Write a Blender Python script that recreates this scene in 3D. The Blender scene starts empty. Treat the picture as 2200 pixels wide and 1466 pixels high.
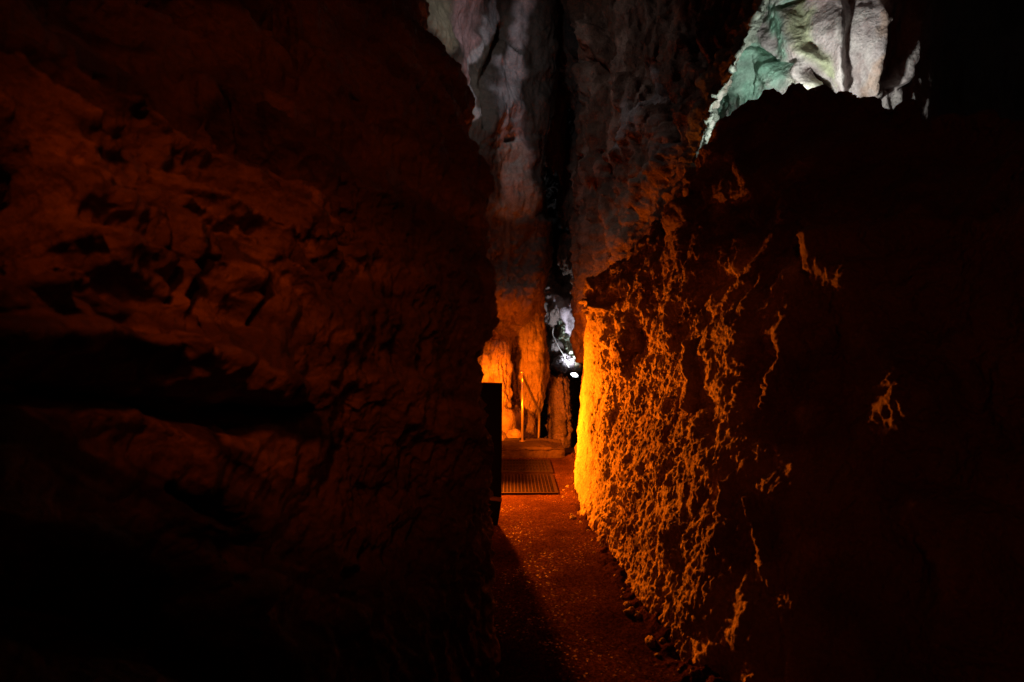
import bpy, math, random
import numpy as np
random.seed(7)
S = bpy.context.scene
COL = S.collection

# ------------------------------------------------------------------ noise
def _hash(ix, iy, iz, seed):
    h = (ix * 374761393 + iy * 668265263 + iz * 2147483647 + seed * 1274126177) & 0xFFFFFFFF
    h = ((h ^ (h >> 13)) * 1274126177) & 0xFFFFFFFF
    h = ((h ^ (h >> 16)) * 2246822519) & 0xFFFFFFFF
    return h ^ (h >> 15)

_a = np.array([[1,1,0],[-1,1,0],[1,-1,0],[-1,-1,0],[1,0,1],[-1,0,1],[1,0,-1],[-1,0,-1],
               [0,1,1],[0,-1,1],[0,1,-1],[0,-1,-1],[1,1,0],[-1,1,0],[0,-1,1],[0,-1,-1]], float)

def perlin(P, seed=0):
    I = np.floor(P).astype(np.int64); F = P - I
    W = F * F * F * (F * (F * 6 - 15) + 10)
    r = None
    acc = 0.0
    for dx in (0, 1):
        wx = W[:, 0] if dx else 1 - W[:, 0]
        for dy in (0, 1):
            wy = W[:, 1] if dy else 1 - W[:, 1]
            for dz in (0, 1):
                wz = W[:, 2] if dz else 1 - W[:, 2]
                g = _a[_hash(I[:, 0] + dx, I[:, 1] + dy, I[:, 2] + dz, seed) & 15]
                acc = acc + wx * wy * wz * (g[:, 0] * (F[:, 0] - dx) + g[:, 1] * (F[:, 1] - dy) + g[:, 2] * (F[:, 2] - dz))
    return acc

def fbm(P, octs=4, seed=0, gain=0.5, lac=2.03):
    s = 0; a = 1.0; Q = P
    for k in range(octs):
        s = s + a * perlin(Q, seed + k * 17); a *= gain; Q = Q * lac + 13.7
    return s

def ridged(P, octs=4, seed=0, gain=0.5):
    s = 0; a = 1.0; Q = P
    for k in range(octs):
        s = s + a * (1 - 2.2 * np.abs(perlin(Q, seed + k * 31))); a *= gain; Q = Q * 2.07 + 7.1
    return s - 0.9

def worley(P, seed=0):
    I = np.floor(P).astype(np.int64); F = P - I
    f1 = np.full(len(P), 9.0); f2 = np.full(len(P), 9.0)
    for dx in (-1, 0, 1):
        for dy in (-1, 0, 1):
            for dz in (-1, 0, 1):
                h = _hash(I[:, 0] + dx, I[:, 1] + dy, I[:, 2] + dz, seed)
                ox = (h & 1023) / 1023.0; oy = ((h >> 10) & 1023) / 1023.0; oz = ((h >> 20) & 1023) / 1023.0
                d = (dx + ox - F[:, 0]) ** 2 + (dy + oy - F[:, 1]) ** 2 + (dz + oz - F[:, 2]) ** 2
                f2 = np.where(d < f1, f1, np.minimum(f2, d)); f1 = np.minimum(f1, d)
    return np.sqrt(f1), np.sqrt(f2)

def cells(P, seed=0):
    """random value and tilt of the nearest cell: broken, faceted rock"""
    I = np.floor(P).astype(np.int64); F = P - I
    f1 = np.full(len(P), 9.0); val = np.zeros(len(P))
    for dx in (-1, 0, 1):
        for dy in (-1, 0, 1):
            for dz in (-1, 0, 1):
                h = _hash(I[:, 0] + dx, I[:, 1] + dy, I[:, 2] + dz, seed)
                ox = (h & 1023) / 1023.0; oy = ((h >> 10) & 1023) / 1023.0; oz = ((h >> 20) & 1023) / 1023.0
                ax, ay, az = dx + ox - F[:, 0], dy + oy - F[:, 1], dz + oz - F[:, 2]
                d = ax ** 2 + ay ** 2 + az ** 2
                v = ((h >> 7) & 255) / 255.0 - .5 + ax * ((h & 63) / 32.0 - 1) * .8 + ay * (((h >> 11) & 63) / 32.0 - 1) * .8 + az * (((h >> 17) & 63) / 32.0 - 1) * .8
                val = np.where(d < f1, v, val); f1 = np.minimum(f1, d)
    return val
def sc(P, x, y, z): return P * np.array([x, y, z])
def sstep(x, a, b):
    t = np.clip((x - a) / (b - a), 0, 1); return t * t * (3 - 2 * t)
def warp(P, amp, freq, seed=50):
    return P + amp * np.stack([perlin(P * freq, seed), perlin(P * freq + 31.3, seed + 1), perlin(P * freq + 71.9, seed + 2)], 1)

# ------------------------------------------------------------------ camera model used while sculpting
F_ = 1100.0; EYE = 1.6
def P(px, py, Y): return ((px - 1100) / F_ * Y, Y, EYE - (py - 733) / F_ * Y)
def proj(V):
    y = np.maximum(V[:, 1], 0.05)
    return 1100 + F_ * V[:, 0] / y, 733 - F_ * (V[:, 2] - EYE) / y

def stroke(px, py, pts, r):
    """0..1 mask: distance of the surface position to a polyline, r = half width (may be one per point)"""
    best = np.zeros(len(px))
    rr = r if isinstance(r, (list, tuple)) else [r] * len(pts)
    segs = list(zip(pts[:-1], pts[1:], rr[:-1], rr[1:])) if len(pts) > 1 else [(pts[0], pts[0], rr[0], rr[0])]
    for (a, b, ra, rb) in segs:
        dx, dy = b[0] - a[0], b[1] - a[1]; L = dx * dx + dy * dy + 1e-9
        t = np.clip(((px - a[0]) * dx + (py - a[1]) * dy) / L, 0, 1)
        d = np.hypot(px - a[0] - t * dx, py - a[1] - t * dy) / (ra + (rb - ra) * t)
        best = np.maximum(best, 1 - sstep(d, 0.0, 1.0))
    return best

# ------------------------------------------------------------------ mesh
def put(name, verts, faces, mat=None, parent=None, smooth=False, col=None):
    me = bpy.data.meshes.new(name)
    verts = np.asarray(verts, np.float32); faces = np.asarray(faces, np.int32)
    me.vertices.add(len(verts)); me.vertices.foreach_set('co', verts.ravel())
    k = faces.shape[1]
    me.loops.add(faces.size); me.loops.foreach_set('vertex_index', faces.ravel())
    me.polygons.add(len(faces))
    me.polygons.foreach_set('loop_start', np.arange(0, faces.size, k, dtype=np.int32))
    me.polygons.foreach_set('use_smooth', np.full(len(faces), smooth))
    if col is not None:
        at = me.color_attributes.new('tint', 'FLOAT_COLOR', 'POINT')
        c = np.ones((len(verts), 4), np.float32); c[:, :3] = col
        at.data.foreach_set('color', c.ravel())
    me.update(calc_edges=True)
    if mat: me.materials.append(mat)
    o = bpy.data.objects.new(name, me); COL.objects.link(o)
    if parent: o.parent = parent
    return o

def poly(name, verts, faces, mat, parent=None, smooth=False):
    me = bpy.data.meshes.new(name); me.from_pydata([tuple(v) for v in verts], [], faces); me.update()
    for p in me.polygons: p.use_smooth = smooth
    me.materials.append(mat)
    o = bpy.data.objects.new(name, me); COL.objects.link(o)
    if parent: o.parent = parent
    return o

def grid_normals(G):
    du = np.empty_like(G); dv = np.empty_like(G)
    du[:, 1:-1] = G[:, 2:] - G[:, :-2]; du[:, 0] = G[:, 1] - G[:, 0]; du[:, -1] = G[:, -1] - G[:, -2]
    dv[1:-1] = G[2:] - G[:-2]; dv[0] = G[1] - G[0]; dv[-1] = G[-1] - G[-2]
    n = np.cross(du, dv); l = np.linalg.norm(n, axis=2, keepdims=True)
    return n / np.maximum(l, 1e-9)

def smooth_field(n, it):
    for _ in range(it):
        m = n.copy()
        m[1:-1] += n[2:] + n[:-2]; m[:, 1:-1] += n[:, 2:] + n[:, :-2]
        n = m / np.maximum(np.linalg.norm(m, axis=2, keepdims=True), 1e-9)
    return n

def cr(A, ts):
    """Catmull-Rom along axis 0"""
    n = len(A); i = np.clip(np.floor(ts).astype(int), 0, n - 2); t = (ts - i)[:, None, None]
    p0 = np.where((i > 0)[:, None, None], A[np.maximum(i - 1, 0)], 2 * A[i] - A[i + 1])
    p1 = A[i]; p2 = A[i + 1]
    p3 = np.where((i + 2 < n)[:, None, None], A[np.minimum(i + 2, n - 1)], 2 * A[i + 1] - A[i])
    return 0.5 * ((2 * p1) + (p2 - p0) * t + (2 * p0 - 5 * p1 + 4 * p2 - p3) * t ** 2 + (3 * p1 - p0 - 3 * p2 + p3) * t ** 3)

def params(A, step):
    """sample positions along axis 0, finer where the sheet is large in view"""
    out = []
    d = np.linalg.norm(A[1:] - A[:-1], axis=2)
    c = 0.5 * (A[1:] + A[:-1]); dist = np.maximum(np.linalg.norm(c - np.array([0, 0, EYE]), axis=2), 0.5)
    ang = d / dist * 512
    X, Y = proj(c.reshape(-1, 3)); X = X.reshape(d.shape); Y = Y.reshape(d.shape)
    vis = (X > -150) & (X < 2350) & (Y > -150) & (Y < 1620) & (c[..., 1] > 0.2)
    for k in range(len(A) - 1):
        if vis[k].any(): m = max(2, int(np.percentile(ang[k][vis[k]], 75) / step))
        else: m = max(2, int(min(np.median(ang[k]) / (step * 8), 30)))
        m = min(m, 260)
        out.append(k + np.arange(m) / m)
    out.append(np.array([len(A) - 1.0]))
    return np.concatenate(out)

def sheet(name, net, mat, step=1.3, d1=None, d2=None, color=None, flip=1.0, nsm=6, parent=None, smooth=True):
    """net: rows x cols x xyz control points -> sculpted rock surface"""
    A = np.array(net, float)
    tv = params(A, step); tu = params(A.transpose(1, 0, 2), step)
    G = cr(A, tv); G = cr(G.transpose(1, 0, 2), tu).transpose(1, 0, 2)
    R, C = G.shape[:2]
    UU, VV = np.meshgrid(tu, tv)
    U, V = UU.ravel(), VV.ravel()
    base = G.reshape(-1, 3).copy(); px, py = proj(base)
    n = smooth_field(grid_normals(G), nsm) * flip
    if d1 is not None:
        G = (G.reshape(-1, 3) + n.reshape(-1, 3) * d1(base, px, py, U, V)[:, None]).reshape(R, C, 3)
    if d2 is not None:
        n = smooth_field(grid_normals(G), nsm) * flip
        Q = G.reshape(-1, 3)
        G = (Q + n.reshape(-1, 3) * d2(Q, px, py, U, V)[:, None]).reshape(R, C, 3)
    idx = np.arange(R * C).reshape(R, C)
    f = np.stack([idx[:-1, :-1], idx[:-1, 1:], idx[1:, 1:], idx[1:, :-1]], 2).reshape(-1, 4)
    if flip < 0: f = f[:, ::-1]
    Q = G.reshape(-1, 3)
    col = color(Q, px, py) if color is not None else np.tile([0.3, 0.24, 0.19], (R * C, 1))
    print('sheet', name, R, C)
    return put(name, Q, f, mat, parent, smooth, col)

def mixc(a, b, m): return a * (1 - m[:, None]) + np.array(b) * m[:, None]

# ------------------------------------------------------------------ tags
def thing(name, label, cat, loc=(0, 0, 0), rz=0.0, group=None):
    o = bpy.data.objects.new(name, None); COL.objects.link(o)
    o.location = loc; o.rotation_euler = (0, 0, rz); o.empty_display_size = 0.1
    o['label'] = label; o['category'] = cat
    if group: o['group'] = group
    return o
def tag(o, label, cat, group=None):
    o['label'] = label; o['category'] = cat
    if group: o['group'] = group
    return o
def struct(o): o['kind'] = 'structure'; return o

# ------------------------------------------------------------------ materials
def new_mat(name):
    m = bpy.data.materials.new(name); m.use_nodes = True
    nt = m.node_tree; b = nt.nodes['Principled BSDF']
    return m, nt, b
def N(nt, t, **kw):
    n = nt.nodes.new(t)
    for k, v in kw.items(): setattr(n, k, v)
    return n

def rock_mat(name, rough=0.75, bump=0.012, fine=45, var=0.5, spec=0.35, tint=None):
    m, nt, b = new_mat(name); L = nt.links.new
    at = N(nt, 'ShaderNodeAttribute', attribute_name='tint')
    geo = N(nt, 'ShaderNodeNewGeometry')
    n1 = N(nt, 'ShaderNodeTexNoise'); n1.inputs['Scale'].default_value = 3.2; n1.inputs['Detail'].default_value = 9; n1.inputs['Roughness'].default_value = 0.65
    n2 = N(nt, 'ShaderNodeTexNoise'); n2.inputs['Scale'].default_value = fine; n2.inputs['Detail'].default_value = 6; n2.inputs['Roughness'].default_value = 0.7
    n3 = N(nt, 'ShaderNodeTexVoronoi'); n3.inputs['Scale'].default_value = fine * 0.8
    for n in (n1, n2, n3): L(geo.outputs['Position'], n.inputs['Vector'])
    mr = N(nt, 'ShaderNodeMapRange'); mr.inputs['From Min'].default_value = 0.3; mr.inputs['From Max'].default_value = 0.7
    mr.inputs['To Min'].default_value = 1 - var; mr.inputs['To Max'].default_value = 1 + var * 0.6
    L(n1.outputs['Fac'], mr.inputs['Value'])
    mr2 = N(nt, 'ShaderNodeMapRange'); mr2.inputs['From Min'].default_value = 0.3; mr2.inputs['From Max'].default_value = 0.7
    mr2.inputs['To Min'].default_value = 0.7; mr2.inputs['To Max'].default_value = 1.2
    L(n2.outputs['Fac'], mr2.inputs['Value'])
    mu = N(nt, 'ShaderNodeMath', operation='MULTIPLY'); L(mr.outputs[0], mu.inputs[0]); L(mr2.outputs[0], mu.inputs[1])
    mx = N(nt, 'ShaderNodeVectorMath', operation='SCALE'); L(at.outputs['Color'], mx.inputs[0]); L(mu.outputs[0], mx.inputs['Scale'])
    L(mx.outputs[0], b.inputs['Base Color'])
    rr = N(nt, 'ShaderNodeMapRange'); rr.inputs['To Min'].default_value = rough - 0.15; rr.inputs['To Max'].default_value = min(1, rough + 0.15)
    L(n1.outputs['Fac'], rr.inputs['Value']); L(rr.outputs[0], b.inputs['Roughness'])
    b.inputs['Specular IOR Level'].default_value = spec
    ad = N(nt, 'ShaderNodeMath', operation='MULTIPLY_ADD'); L(n3.outputs['Distance'], ad.inputs[0]); ad.inputs[1].default_value = 0.5; L(n2.outputs['Fac'], ad.inputs[2])
    bp = N(nt, 'ShaderNodeBump'); bp.inputs['Strength'].default_value = 1.0; bp.inputs['Distance'].default_value = bump
    L(ad.outputs[0], bp.inputs['Height']); L(bp.outputs[0], b.inputs['Normal'])
    return m

def plain(name, col, rough=0.5, metal=0.0, bump=0.0, scale=60, emit=None, es=1.0, var=0.2):
    m, nt, b = new_mat(name); L = nt.links.new
    geo = N(nt, 'ShaderNodeNewGeometry')
    n = N(nt, 'ShaderNodeTexNoise'); n.inputs['Scale'].default_value = scale; n.inputs['Detail'].default_value = 5; L(geo.outputs['Position'], n.inputs['Vector'])
    mr = N(nt, 'ShaderNodeMapRange'); mr.inputs['To Min'].default_value = 1 - var; mr.inputs['To Max'].default_value = 1 + var; L(n.outputs['Fac'], mr.inputs['Value'])
    rgb = N(nt, 'ShaderNodeRGB'); rgb.outputs[0].default_value = (*col, 1)
    mx = N(nt, 'ShaderNodeVectorMath', operation='SCALE'); L(rgb.outputs[0], mx.inputs[0]); L(mr.outputs[0], mx.inputs['Scale']); L(mx.outputs[0], b.inputs['Base Color'])
    b.inputs['Roughness'].default_value = rough; b.inputs['Metallic'].default_value = metal
    if rough > .7: b.inputs['Specular IOR Level'].default_value = 0.08
    if bump:
        bp = N(nt, 'ShaderNodeBump'); bp.inputs['Distance'].default_value = bump; L(n.outputs['Fac'], bp.inputs['Height']); L(bp.outputs[0], b.inputs['Normal'])
    if emit: b.inputs['Emission Color'].default_value = (*emit, 1); b.inputs['Emission Strength'].default_value = es
    return m

def path_mat():
    m, nt, b = new_mat('path_aggregate'); L = nt.links.new
    geo = N(nt, 'ShaderNodeNewGeometry')
    v = N(nt, 'ShaderNodeTexVoronoi'); v.inputs['Scale'].default_value = 95; L(geo.outputs['Position'], v.inputs['Vector'])
    n = N(nt, 'ShaderNodeTexNoise'); n.inputs['Scale'].default_value = 2.2; n.inputs['Detail'].default_value = 8; L(geo.outputs['Position'], n.inputs['Vector'])
    n2 = N(nt, 'ShaderNodeTexNoise'); n2.inputs['Scale'].default_value = 120; n2.inputs['Detail'].default_value = 4; L(geo.outputs['Position'], n2.inputs['Vector'])
    sp = N(nt, 'ShaderNodeSeparateColor'); L(v.outputs['Color'], sp.inputs[0])
    # sparse pale chips
    cm = N(nt, 'ShaderNodeMapRange'); cm.inputs['From Min'].default_value = 0.94; cm.inputs['From Max'].default_value = 0.96; L(sp.outputs[0], cm.inputs['Value'])
    pn = N(nt, 'ShaderNodeMapRange'); pn.inputs['From Min'].default_value = 0.45; pn.inputs['From Max'].default_value = 0.62; L(n.outputs['Fac'], pn.inputs['Value'])
    cr_ = N(nt, 'ShaderNodeMath', operation='MULTIPLY'); L(cm.outputs[0], cr_.inputs[0]); L(pn.outputs[0], cr_.inputs[1])
    mr = N(nt, 'ShaderNodeMapRange'); mr.inputs['From Min'].default_value = 0.3; mr.inputs['From Max'].default_value = 0.7; mr.inputs['To Min'].default_value = 0.55; mr.inputs['To Max'].default_value = 1.3; L(n.outputs['Fac'], mr.inputs['Value'])
    mr2 = N(nt, 'ShaderNodeMapRange'); mr2.inputs['To Min'].default_value = 0.6; mr2.inputs['To Max'].default_value = 1.35; L(sp.outputs[1], mr2.inputs['Value'])
    mu = N(nt, 'ShaderNodeMath', operation='MULTIPLY'); L(mr.outputs[0], mu.inputs[0]); L(mr2.outputs[0], mu.inputs[1])
    rgb = N(nt, 'ShaderNodeRGB'); rgb.outputs[0].default_value = (0.050, 0.022, 0.012, 1)
    mx = N(nt, 'ShaderNodeVectorMath', operation='SCALE'); L(rgb.outputs[0], mx.inputs[0]); L(mu.outputs[0], mx.inputs['Scale'])
    mix = N(nt, 'ShaderNodeMix', data_type='RGBA'); L(cr_.outputs[0], mix.inputs['Factor']); L(mx.outputs[0], mix.inputs[6]); mix.inputs[7].default_value = (0.17, 0.10, 0.065, 1)
    L(mix.outputs[2], b.inputs['Base Color'])
    ro = N(nt, 'ShaderNodeMapRange'); ro.inputs['To Min'].default_value = 0.72; ro.inputs['To Max'].default_value = 0.22; L(cr_.outputs[0], ro.inputs['Value']); L(ro.outputs[0], b.inputs['Roughness'])
    sl = N(nt, 'ShaderNodeMath', operation='MULTIPLY_ADD'); L(cr_.outputs[0], sl.inputs[0]); sl.inputs[1].default_value = 0.12; sl.inputs[2].default_value = 0.0; L(sl.outputs[0], b.inputs['Specular IOR Level'])
    # chips sit at different tilts
    vm = N(nt, 'ShaderNodeVectorMath', operation='SUBTRACT'); L(v.outputs['Color'], vm.inputs[0]); vm.inputs[1].default_value = (0.5, 0.5, 0.5)
    vs = N(nt, 'ShaderNodeVectorMath', operation='SCALE'); L(vm.outputs[0], vs.inputs[0]); vs.inputs['Scale'].default_value = 0.16
    bp = N(nt, 'ShaderNodeBump'); bp.inputs['Distance'].default_value = 0.006; L(n2.outputs['Fac'], bp.inputs['Height'])
    va = N(nt, 'ShaderNodeVectorMath', operation='ADD'); L(bp.outputs[0], va.inputs[0]); L(vs.outputs[0], va.inputs[1])
    vn = N(nt, 'ShaderNodeVectorMath', operation='NORMALIZE'); L(va.outputs[0], vn.inputs[0]); L(vn.outputs[0], b.inputs['Normal'])
    return m

M_rock = rock_mat('brown_limestone', bump=0.02, fine=38)
M_pit = rock_mat('pitted_limestone', rough=0.8, bump=0.02, fine=60, var=0.35)
M_pale = rock_mat('pale_limestone', rough=0.7, bump=0.010, fine=24, var=0.35)
M_flow = rock_mat('wet_flowstone', rough=0.6, bump=0.016, fine=34, var=0.5, spec=0.4)
M_path = path_mat()
M_conc = plain('weathered_concrete', (0.05, 0.033, 0.022), 0.85, bump=0.004, scale=40, var=0.5)
M_steel = plain('brushed_steel', (0.85, 0.72, 0.55), 0.3, 0.85)
M_iron = plain('rusted_iron', (0.019, 0.010, 0.007), 0.9, 0.0, bump=0.001)
M_dark = plain('pit_darkness', (0.02, 0.015, 0.012), 0.9)
M_board = plain('black_painted_board', (0.004, 0.0035, 0.0035), 0.8)
M_edge = plain('lit_board_edge', (0.16, 0.10, 0.07), 0.5)  # paler tone stands in for light caught along the board's edges
M_house = plain('black_lamp_housing', (0.03, 0.03, 0.03), 0.45, 0.3)
M_cable = plain('grey_cable', (0.55, 0.55, 0.55), 0.4)
M_lens = plain('lit_white_lens', (0.9, 0.9, 0.9), 0.3, emit=(0.86, 0.92, 1.0), es=9)
M_lens_o = plain('lit_amber_lens', (0.9, 0.5, 0.1), 0.3, emit=(1.0, 0.33, 0.03), es=12)

# ------------------------------------------------------------------ left rock wall
def left_net():
    rows = []
    # py rows; corner px per row, depth factor per row
    spec = [(-700, 860, 1.5), (-350, 885, 1.42), (-100, 896, 1.36), (20, 902, 1.30), (95, 935, 1.24), (170, 985, 1.18), (270, 1027, 1.1), (400, 1048, 1.04),
            (550, 1054, 1.0), (680, 1044, 0.98), (760, 1038, 0.97), (850, 1040, 0.96), (960, 1047, 0.97), (1080, 1038, 0.98), (1250, 1034, 0.97), (1466, 1042, 0.93), (1800, 1055, 0.80)]
    dep = [0.80, 0.9, 1.05, 1.3, 1.62, 1.95, 2.3]
    fr = [-0.45, -0.12, 0.10, 0.33, 0.57, 0.77, 0.91]
    for py, cx, k in spec:
        r = [(-1.15, -2.5, EYE - (py - 733) / 1100 * 2.0), (-1.1, -0.6, EYE - (py - 733) / 1100 * 1.3)]
        for f, d in zip(fr, dep): r.append(P(cx * f, py, d * k))
        zc = EYE - (py - 733) / 1100 * 2.7 * k
        xc = (cx - 1100) / 1100 * 2.7 * k
        r.append((xc, 2.7 * k, zc))
        r.append((xc - 0.16, 3.3 * k, zc)); r.append((xc - 0.36, 4.2 * k ** .7, zc)); r.append((min(xc - 0.75, -.95), 5.2, zc)); r.append((min(xc - 1.0, -1.2), 6.8, zc)); r.append((-2.5, 8.5, zc))
        rows.append(r)
    return rows

def left_d1(B, px, py, U, V):
    d = 0.12 * fbm(warp(B, 0.3, 1.1) * 1.5, 4, 3)
    # long ledges falling to the right
    e = (py - 0.55 * px)
    near = sstep(950 - px, -120, 260) * sstep(760 - py, 0, 200)
    Q = np.stack([e / 130 + 0.6 * perlin(B * 2.2, 9), px / 900, B[:, 1] * 0.3], 1)
    d += 0.11 * near * ridged(Q, 3, 5)
    s = lambda pts, r: stroke(px, py, pts, r)
    wob = 40 * perlin(B * 2.6, 77) + 16 * perlin(B * 9, 79); px0 = px; py = py + wob; px = px + 26 * perlin(B * 3.3, 78)
    d -= 0.26 * s([(-260, 850), (0, 835), (150, 830), (330, 870), (520, 905), (690, 880)], [70, 62, 62, 52, 60, 20])
    d += 0.11 * s([(-100, 720), (150, 730), (380, 780), (600, 835)], 60)
    d -= 0.40 * s([(-200, 430), (0, 440), (50, 560)], [200, 150, 60])
    d -= 0.30 * s([(-100, 1260), (120, 1300), (400, 1330), (520, 1450), (640, 1600)], [150, 130, 170, 130, 100])
    d -= 0.2 * s([(360, 1045), (440, 1085), (530, 1180)], [30, 40, 60])
    d += 0.13 * s([(380, 1100)], 70)
    d += 0.10 * s([(200, 1215)], 90)
    d += 0.07 * s([(430, 1365), (600, 1240)], 60)
    # flutes on the lit belly
    d -= 0.035 * s([(300, 440), (352, 480), (375, 600), (372, 640)], 17)
    d += 0.03 * s([(385, 450), (405, 560), (400, 660)], 20)
    d -= 0.03 * s([(385, 455), (420, 520), (440, 640)], 13)
    d -= 0.03 * s([(450, 500), (490, 590)], 11)
    d -= 0.05 * s([(540, 610), (560, 640), (545, 700)], 13)
    d -= 0.04 * s([(440, 640), (450, 700)], 18)
    d -= 0.05 * s([(160, 640), (290, 700), (330, 790)], [20, 38, 55])
    d += 0.05 * s([(310, 690), (350, 770)], 26)
    d -= 0.10 * s([(490, 180), (560, 290), (620, 350)], [24, 30, 22])
    d -= 0.10 * s([(570, 20), (640, 160)], 24)
    d -= 0.08 * s([(790, 30), (800, 105)], 18)
    d += 0.05 * s([(450, 245), (480, 290)], 30)
    d -= 0.07 * s([(760, 1235), (820, 1205), (825, 1170)], 14)
    d -= 0.06 * s([(755, 1385), (805, 1355)], 18)
    d += 0.10 * s([(560, 760), (420, 740), (300, 740)], 60)
    return d

def left_d2(Q, px, py, U, V):
    k = sstep(px, 500, 1000)
    d = (0.016 + 0.014 * k) * fbm(warp(Q, 0.08, 4) * 6.5, 5, 21, 0.55)
    d += (0.004 + 0.016 * k) * ridged(sc(warp(Q, 0.05, 5), 11, 11, 7), 4, 23)
    d += 0.012 * sstep(750 - py, 0, 300) * ridged(sc(Q, 14, 14, 2.0), 2, 29)
    d += (0.006 + 0.012 * k) * cells(sc(warp(Q, 0.08, 5), 6, 6, 5), 305)
    f1, f2 = worley(sc(warp(Q, 0.05, 7), 9, 9, 6), 3)
    d -= 0.022 * (1 - sstep(f1, 0.1, 0.4))
    return d
def left_col(Q, px, py):
    c = np.tile([0.30, 0.215, 0.165], (len(Q), 1))
    e = np.stack([(py - .6 * px) / 55 + .8 * perlin(Q * 2.5, 63), (px + .4 * py) / 260, Q[:, 1]], 1)
    c = mixc(c, [0.46, 0.32, 0.23], sstep(fbm(e, 4, 65), .05, .45) * .9)
    c = mixc(c, [0.11, 0.075, 0.06], sstep(fbm(e * .7 + 3.3, 4, 67), -.05, .4))
    c = mixc(c, [0.17, 0.12, 0.10], sstep(fbm(Q * 1.8, 4, 61), -0.1, 0.5) * .7)
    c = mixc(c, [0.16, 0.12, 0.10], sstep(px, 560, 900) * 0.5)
    return c
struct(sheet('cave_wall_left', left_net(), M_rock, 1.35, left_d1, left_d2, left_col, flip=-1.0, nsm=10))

# ------------------------------------------------------------------ right rock wall
def right_net():
    cols = [(-2.5, 2.3, .2, 3.0, 3.1), (-0.5, 2.25, .2, 3.0, 3.0), (0.5, 2.2, .3, 3.2, 2.9), (1.1, 1.8, .38, 3.0, 2.6), (1.7, 1.34, .58, 2.9, 2.55), (2.3, .94, .52, 2.65, 2.6),
            (2.9, .80, .38, 2.50, 2.85), (3.4, .76, .32, 2.42, 3.15), (3.75, .73, .32, 2.28, 3.44), (3.98, .715, .30, 1.97, 3.52), (4.15, .70, .28, 1.80, 3.48), (4.35, .68, .26, 1.71, 3.22),
            (4.55, .665, .22, 1.72, 2.88), (4.85, .655, .17, 1.45, 2.77), (5.2, .66, .11, 1.18, 2.52), (5.5, .69, .08, .97, 2.36), (5.72, .71, .07, .92, 2.24), (5.95, .77, .10, 1.05, 2.2),
            (6.3, .86, .12, 1.2, 2.2), (6.9, .84, .30, 1.6, 2.3), (7.4, .92, .30, 1.8, 2.4), (8.4, 1.12, .05, 1.9, 2.6)]
    rows = []
    for j in range(12):
        r = []
        for (Y, X0, ln, RX, RZ) in cols:
            zt = float(np.interp(Y, [2.4, 3.2, 4, 5, 5.7], [1.45, 1.55, 1.85, 1.98, 1.9])); x15 = X0 + ln * zt
            if j == 0: p = (X0 - 0.06, -0.35)
            elif j == 1: p = (X0 - 0.01, 0.0)
            elif j == 2: p = (X0 + ln * .35 - .02, 0.4)
            elif j == 3: p = (X0 + ln * .8 - .03, 0.85)
            elif j == 4: p = (X0 + ln * 1.2, 1.2)
            elif j == 5: p = (x15, zt)
            elif j == 6: p = (x15 + (RX - x15) * .28, zt + (RZ - zt) * .40)
            elif j == 7: p = (x15 + (RX - x15) * .60, zt + (RZ - zt) * .72)
            elif j == 8: p = (RX - .06, RZ - .10)
            elif j == 9: p = (RX + .05, RZ)
            elif j == 10: p = (RX + .4, RZ - .22)
            else: p = (RX + 2.2, RZ - .7)
            yy = Y
            if j >= 10 and 3.3 < Y < 5.9: yy = Y + (0.35 if j == 10 else 0.9)
            r.append((p[0], yy, p[1]))
        rows.append(r)
    return rows[::-1]

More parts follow.
